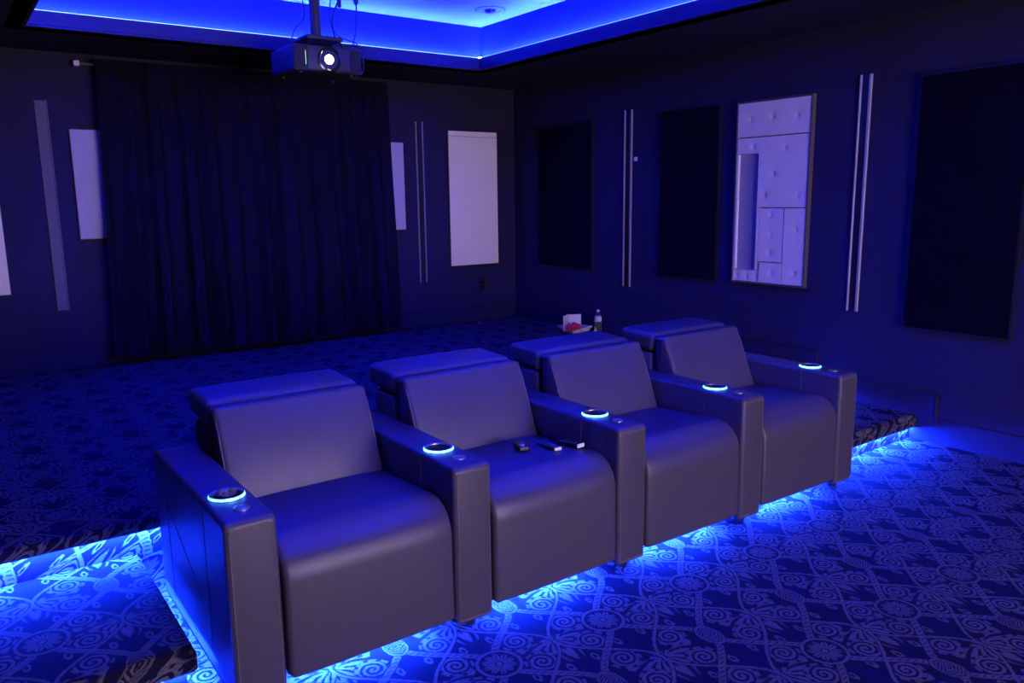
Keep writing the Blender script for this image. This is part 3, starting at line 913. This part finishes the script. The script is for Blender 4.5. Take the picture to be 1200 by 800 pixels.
# mount
pm = empty('projector_mount', (px + .005, py + .20, ZC), 'black ceiling pole and bracket that holds the projector', 'mount')
zt = pz + Hp - ZC
bm = bmesh.new(); lathe(bm, [(.034, zt + .075), (.034, -.001)], 0, 0, 0, 20)
link('pole', bm, 'projector_case', pm)
bm = bmesh.new(); lathe(bm, [(.085, -.022), (.085, -.006), (.080, -.0005)], 0, 0, 0, 28)
link('ceiling_plate', bm, 'black', pm)
bm = bmesh.new(); box(bm, -.115, .135, -.12, .12, zt + .048, zt + .074, .010, 3)
link('bracket_plate', bm, 'projector_case', pm)
for sx in (-1, 1):
    for sy in (-1, 1):
        bm = bmesh.new(); tube(bm, [(sx * .10 + .01, sy * .10, zt + .055), (sx * .12 + .01, sy * .12, zt + .008)], .008, 6)
        link('bracket_arm', bm, 'black', pm)
# cables
def cable(pts, r, label):
    tag(link('cable', tube(bmesh.new(), bez(pts, 10), r, 7), 'cable'), label, 'cable', 'cables around the projector')
cable([(1.985, 3.32, 2.905), (1.975, 3.30, 2.80), (1.950, 3.28, 2.68), (1.925, 3.26, 2.60), (1.955, 3.19, 2.565), (1.950, 3.17, 2.50), (1.935, 3.16, 2.40), (1.85, 3.17, 2.37), (1.72, 3.172, 2.375)], .0055, 'black power cable dropping from the ceiling socket to the projector')
cable([(1.800, 3.16, 2.949), (1.760, 3.13, 2.85), (1.705, 3.10, 2.74), (1.690, 3.06, 2.62), (1.72, 3.02, 2.545), (1.80, 2.98, 2.545), (1.82, 2.94, 2.50), (1.78, 2.90, 2.488)], .005, 'black signal cable looping down beside the mounting pole')
cable([(1.715, 3.08, 2.949), (1.672, 3.06, 2.80), (1.660, 3.03, 2.66), (1.70, 2.98, 2.585), (1.78, 2.93, 2.55), (1.79, 2.90, 2.50), (1.74, 2.87, 2.488)], .004, 'thin black cable arching over the top of the projector')
cable([(1.36, 3.05, 2.949), (1.385, 3.02, 2.91), (1.42, 3.00, 2.87), (1.45, 2.99, 2.80), (1.455, 2.985, 2.68), (1.385, 2.98, 2.60), (1.345, 2.98, 2.487)], .004, 'thin black cable left of the projector pole')
so = empty('ceiling_socket', (1.985, 3.32, ZC), 'black socket on the tray ceiling right of the projector pole', 'outlet')
link('socket_plate', B(-.06, .06, -.04, .04, -.012, -.0005, bev=.003, seg=1), 'black', so)
bm = bmesh.new(); lathe(bm, [(.010, -.062), (.018, -.045), (.018, -.013)], 0, 0, 0, 14)
link('plug', bm, 'black', so)
jk = empty('hanging_connector', (1.845, 3.30, ZC), 'loose black connector hanging from the ceiling beside the socket', 'connector')
bm = bmesh.new(); box(bm, -.014, .014, -.010, .010, -.10, -.030, .004, 2); link('plug', bm, 'black', jk)
bm = bmesh.new(); tube(bm, [(0, 0, -.030), (0, 0, -.0005)], .005, 7); link('lead', bm, 'cable', jk)
bm = bmesh.new(); box(bm, -.009, .009, -.006, .006, -.112, -.1005, .002, 1); link('tip', bm, 'steel', jk)

# recessed downlight, switched off
dl = empty('downlight', (3.03, 3.15, ZC), 'round recessed ceiling downlight, switched off, in the corner of the tray', 'ceiling light')
bm = bmesh.new(); lathe(bm, [(.112, -.0005), (.112, -.004), (.106, -.008), (.082, -.008), (.078, -.003)], 0, 0, 0, 40, cap=False)
link('trim_ring', bm, 'tray', dl)
bm = bmesh.new(); lathe(bm, [(.120, -.0005), (.120, -.0040), (.111, -.0040)], 0, 0, 0, 40, cap=False)
link('gasket', bm, 'black', dl)
bm = bmesh.new(); lathe(bm, [(.078, -.0035), (.060, -.002), (.001, -.001)], 0, 0, 0, 32, cap=False)
link('baffle', bm, 'tray', dl)
bm = bmesh.new(); lathe(bm, [(.044, -.004), (.042, -.016), (.030, -.026), (.001, -.028)], 0, 0, 0, 24, cap=False)
link('eyeball', bm, 'black', dl)

# ------------------------------------------------------------------ projection screen on the front wall (behind the camera), the picture lights the room
sc = empty('projection_screen', (1.6, YF, .35), 'large projection screen lit by the projector on the front wall', 'screen')
link('picture', B(-1.45, 1.45, .020, .028, .02, 1.62), 'screen', sc, smooth=False)
bm = bmesh.new()
for a in ((-1.53, -1.45, -.06, 1.70), (1.45, 1.53, -.06, 1.70), (-1.45, 1.45, -.06, .02), (-1.45, 1.45, 1.62, 1.70)):
    box(bm, a[0], a[1], .0005, .04, a[2], a[3])
link('screen_frame', bm, 'black_cloth', sc, smooth=False)
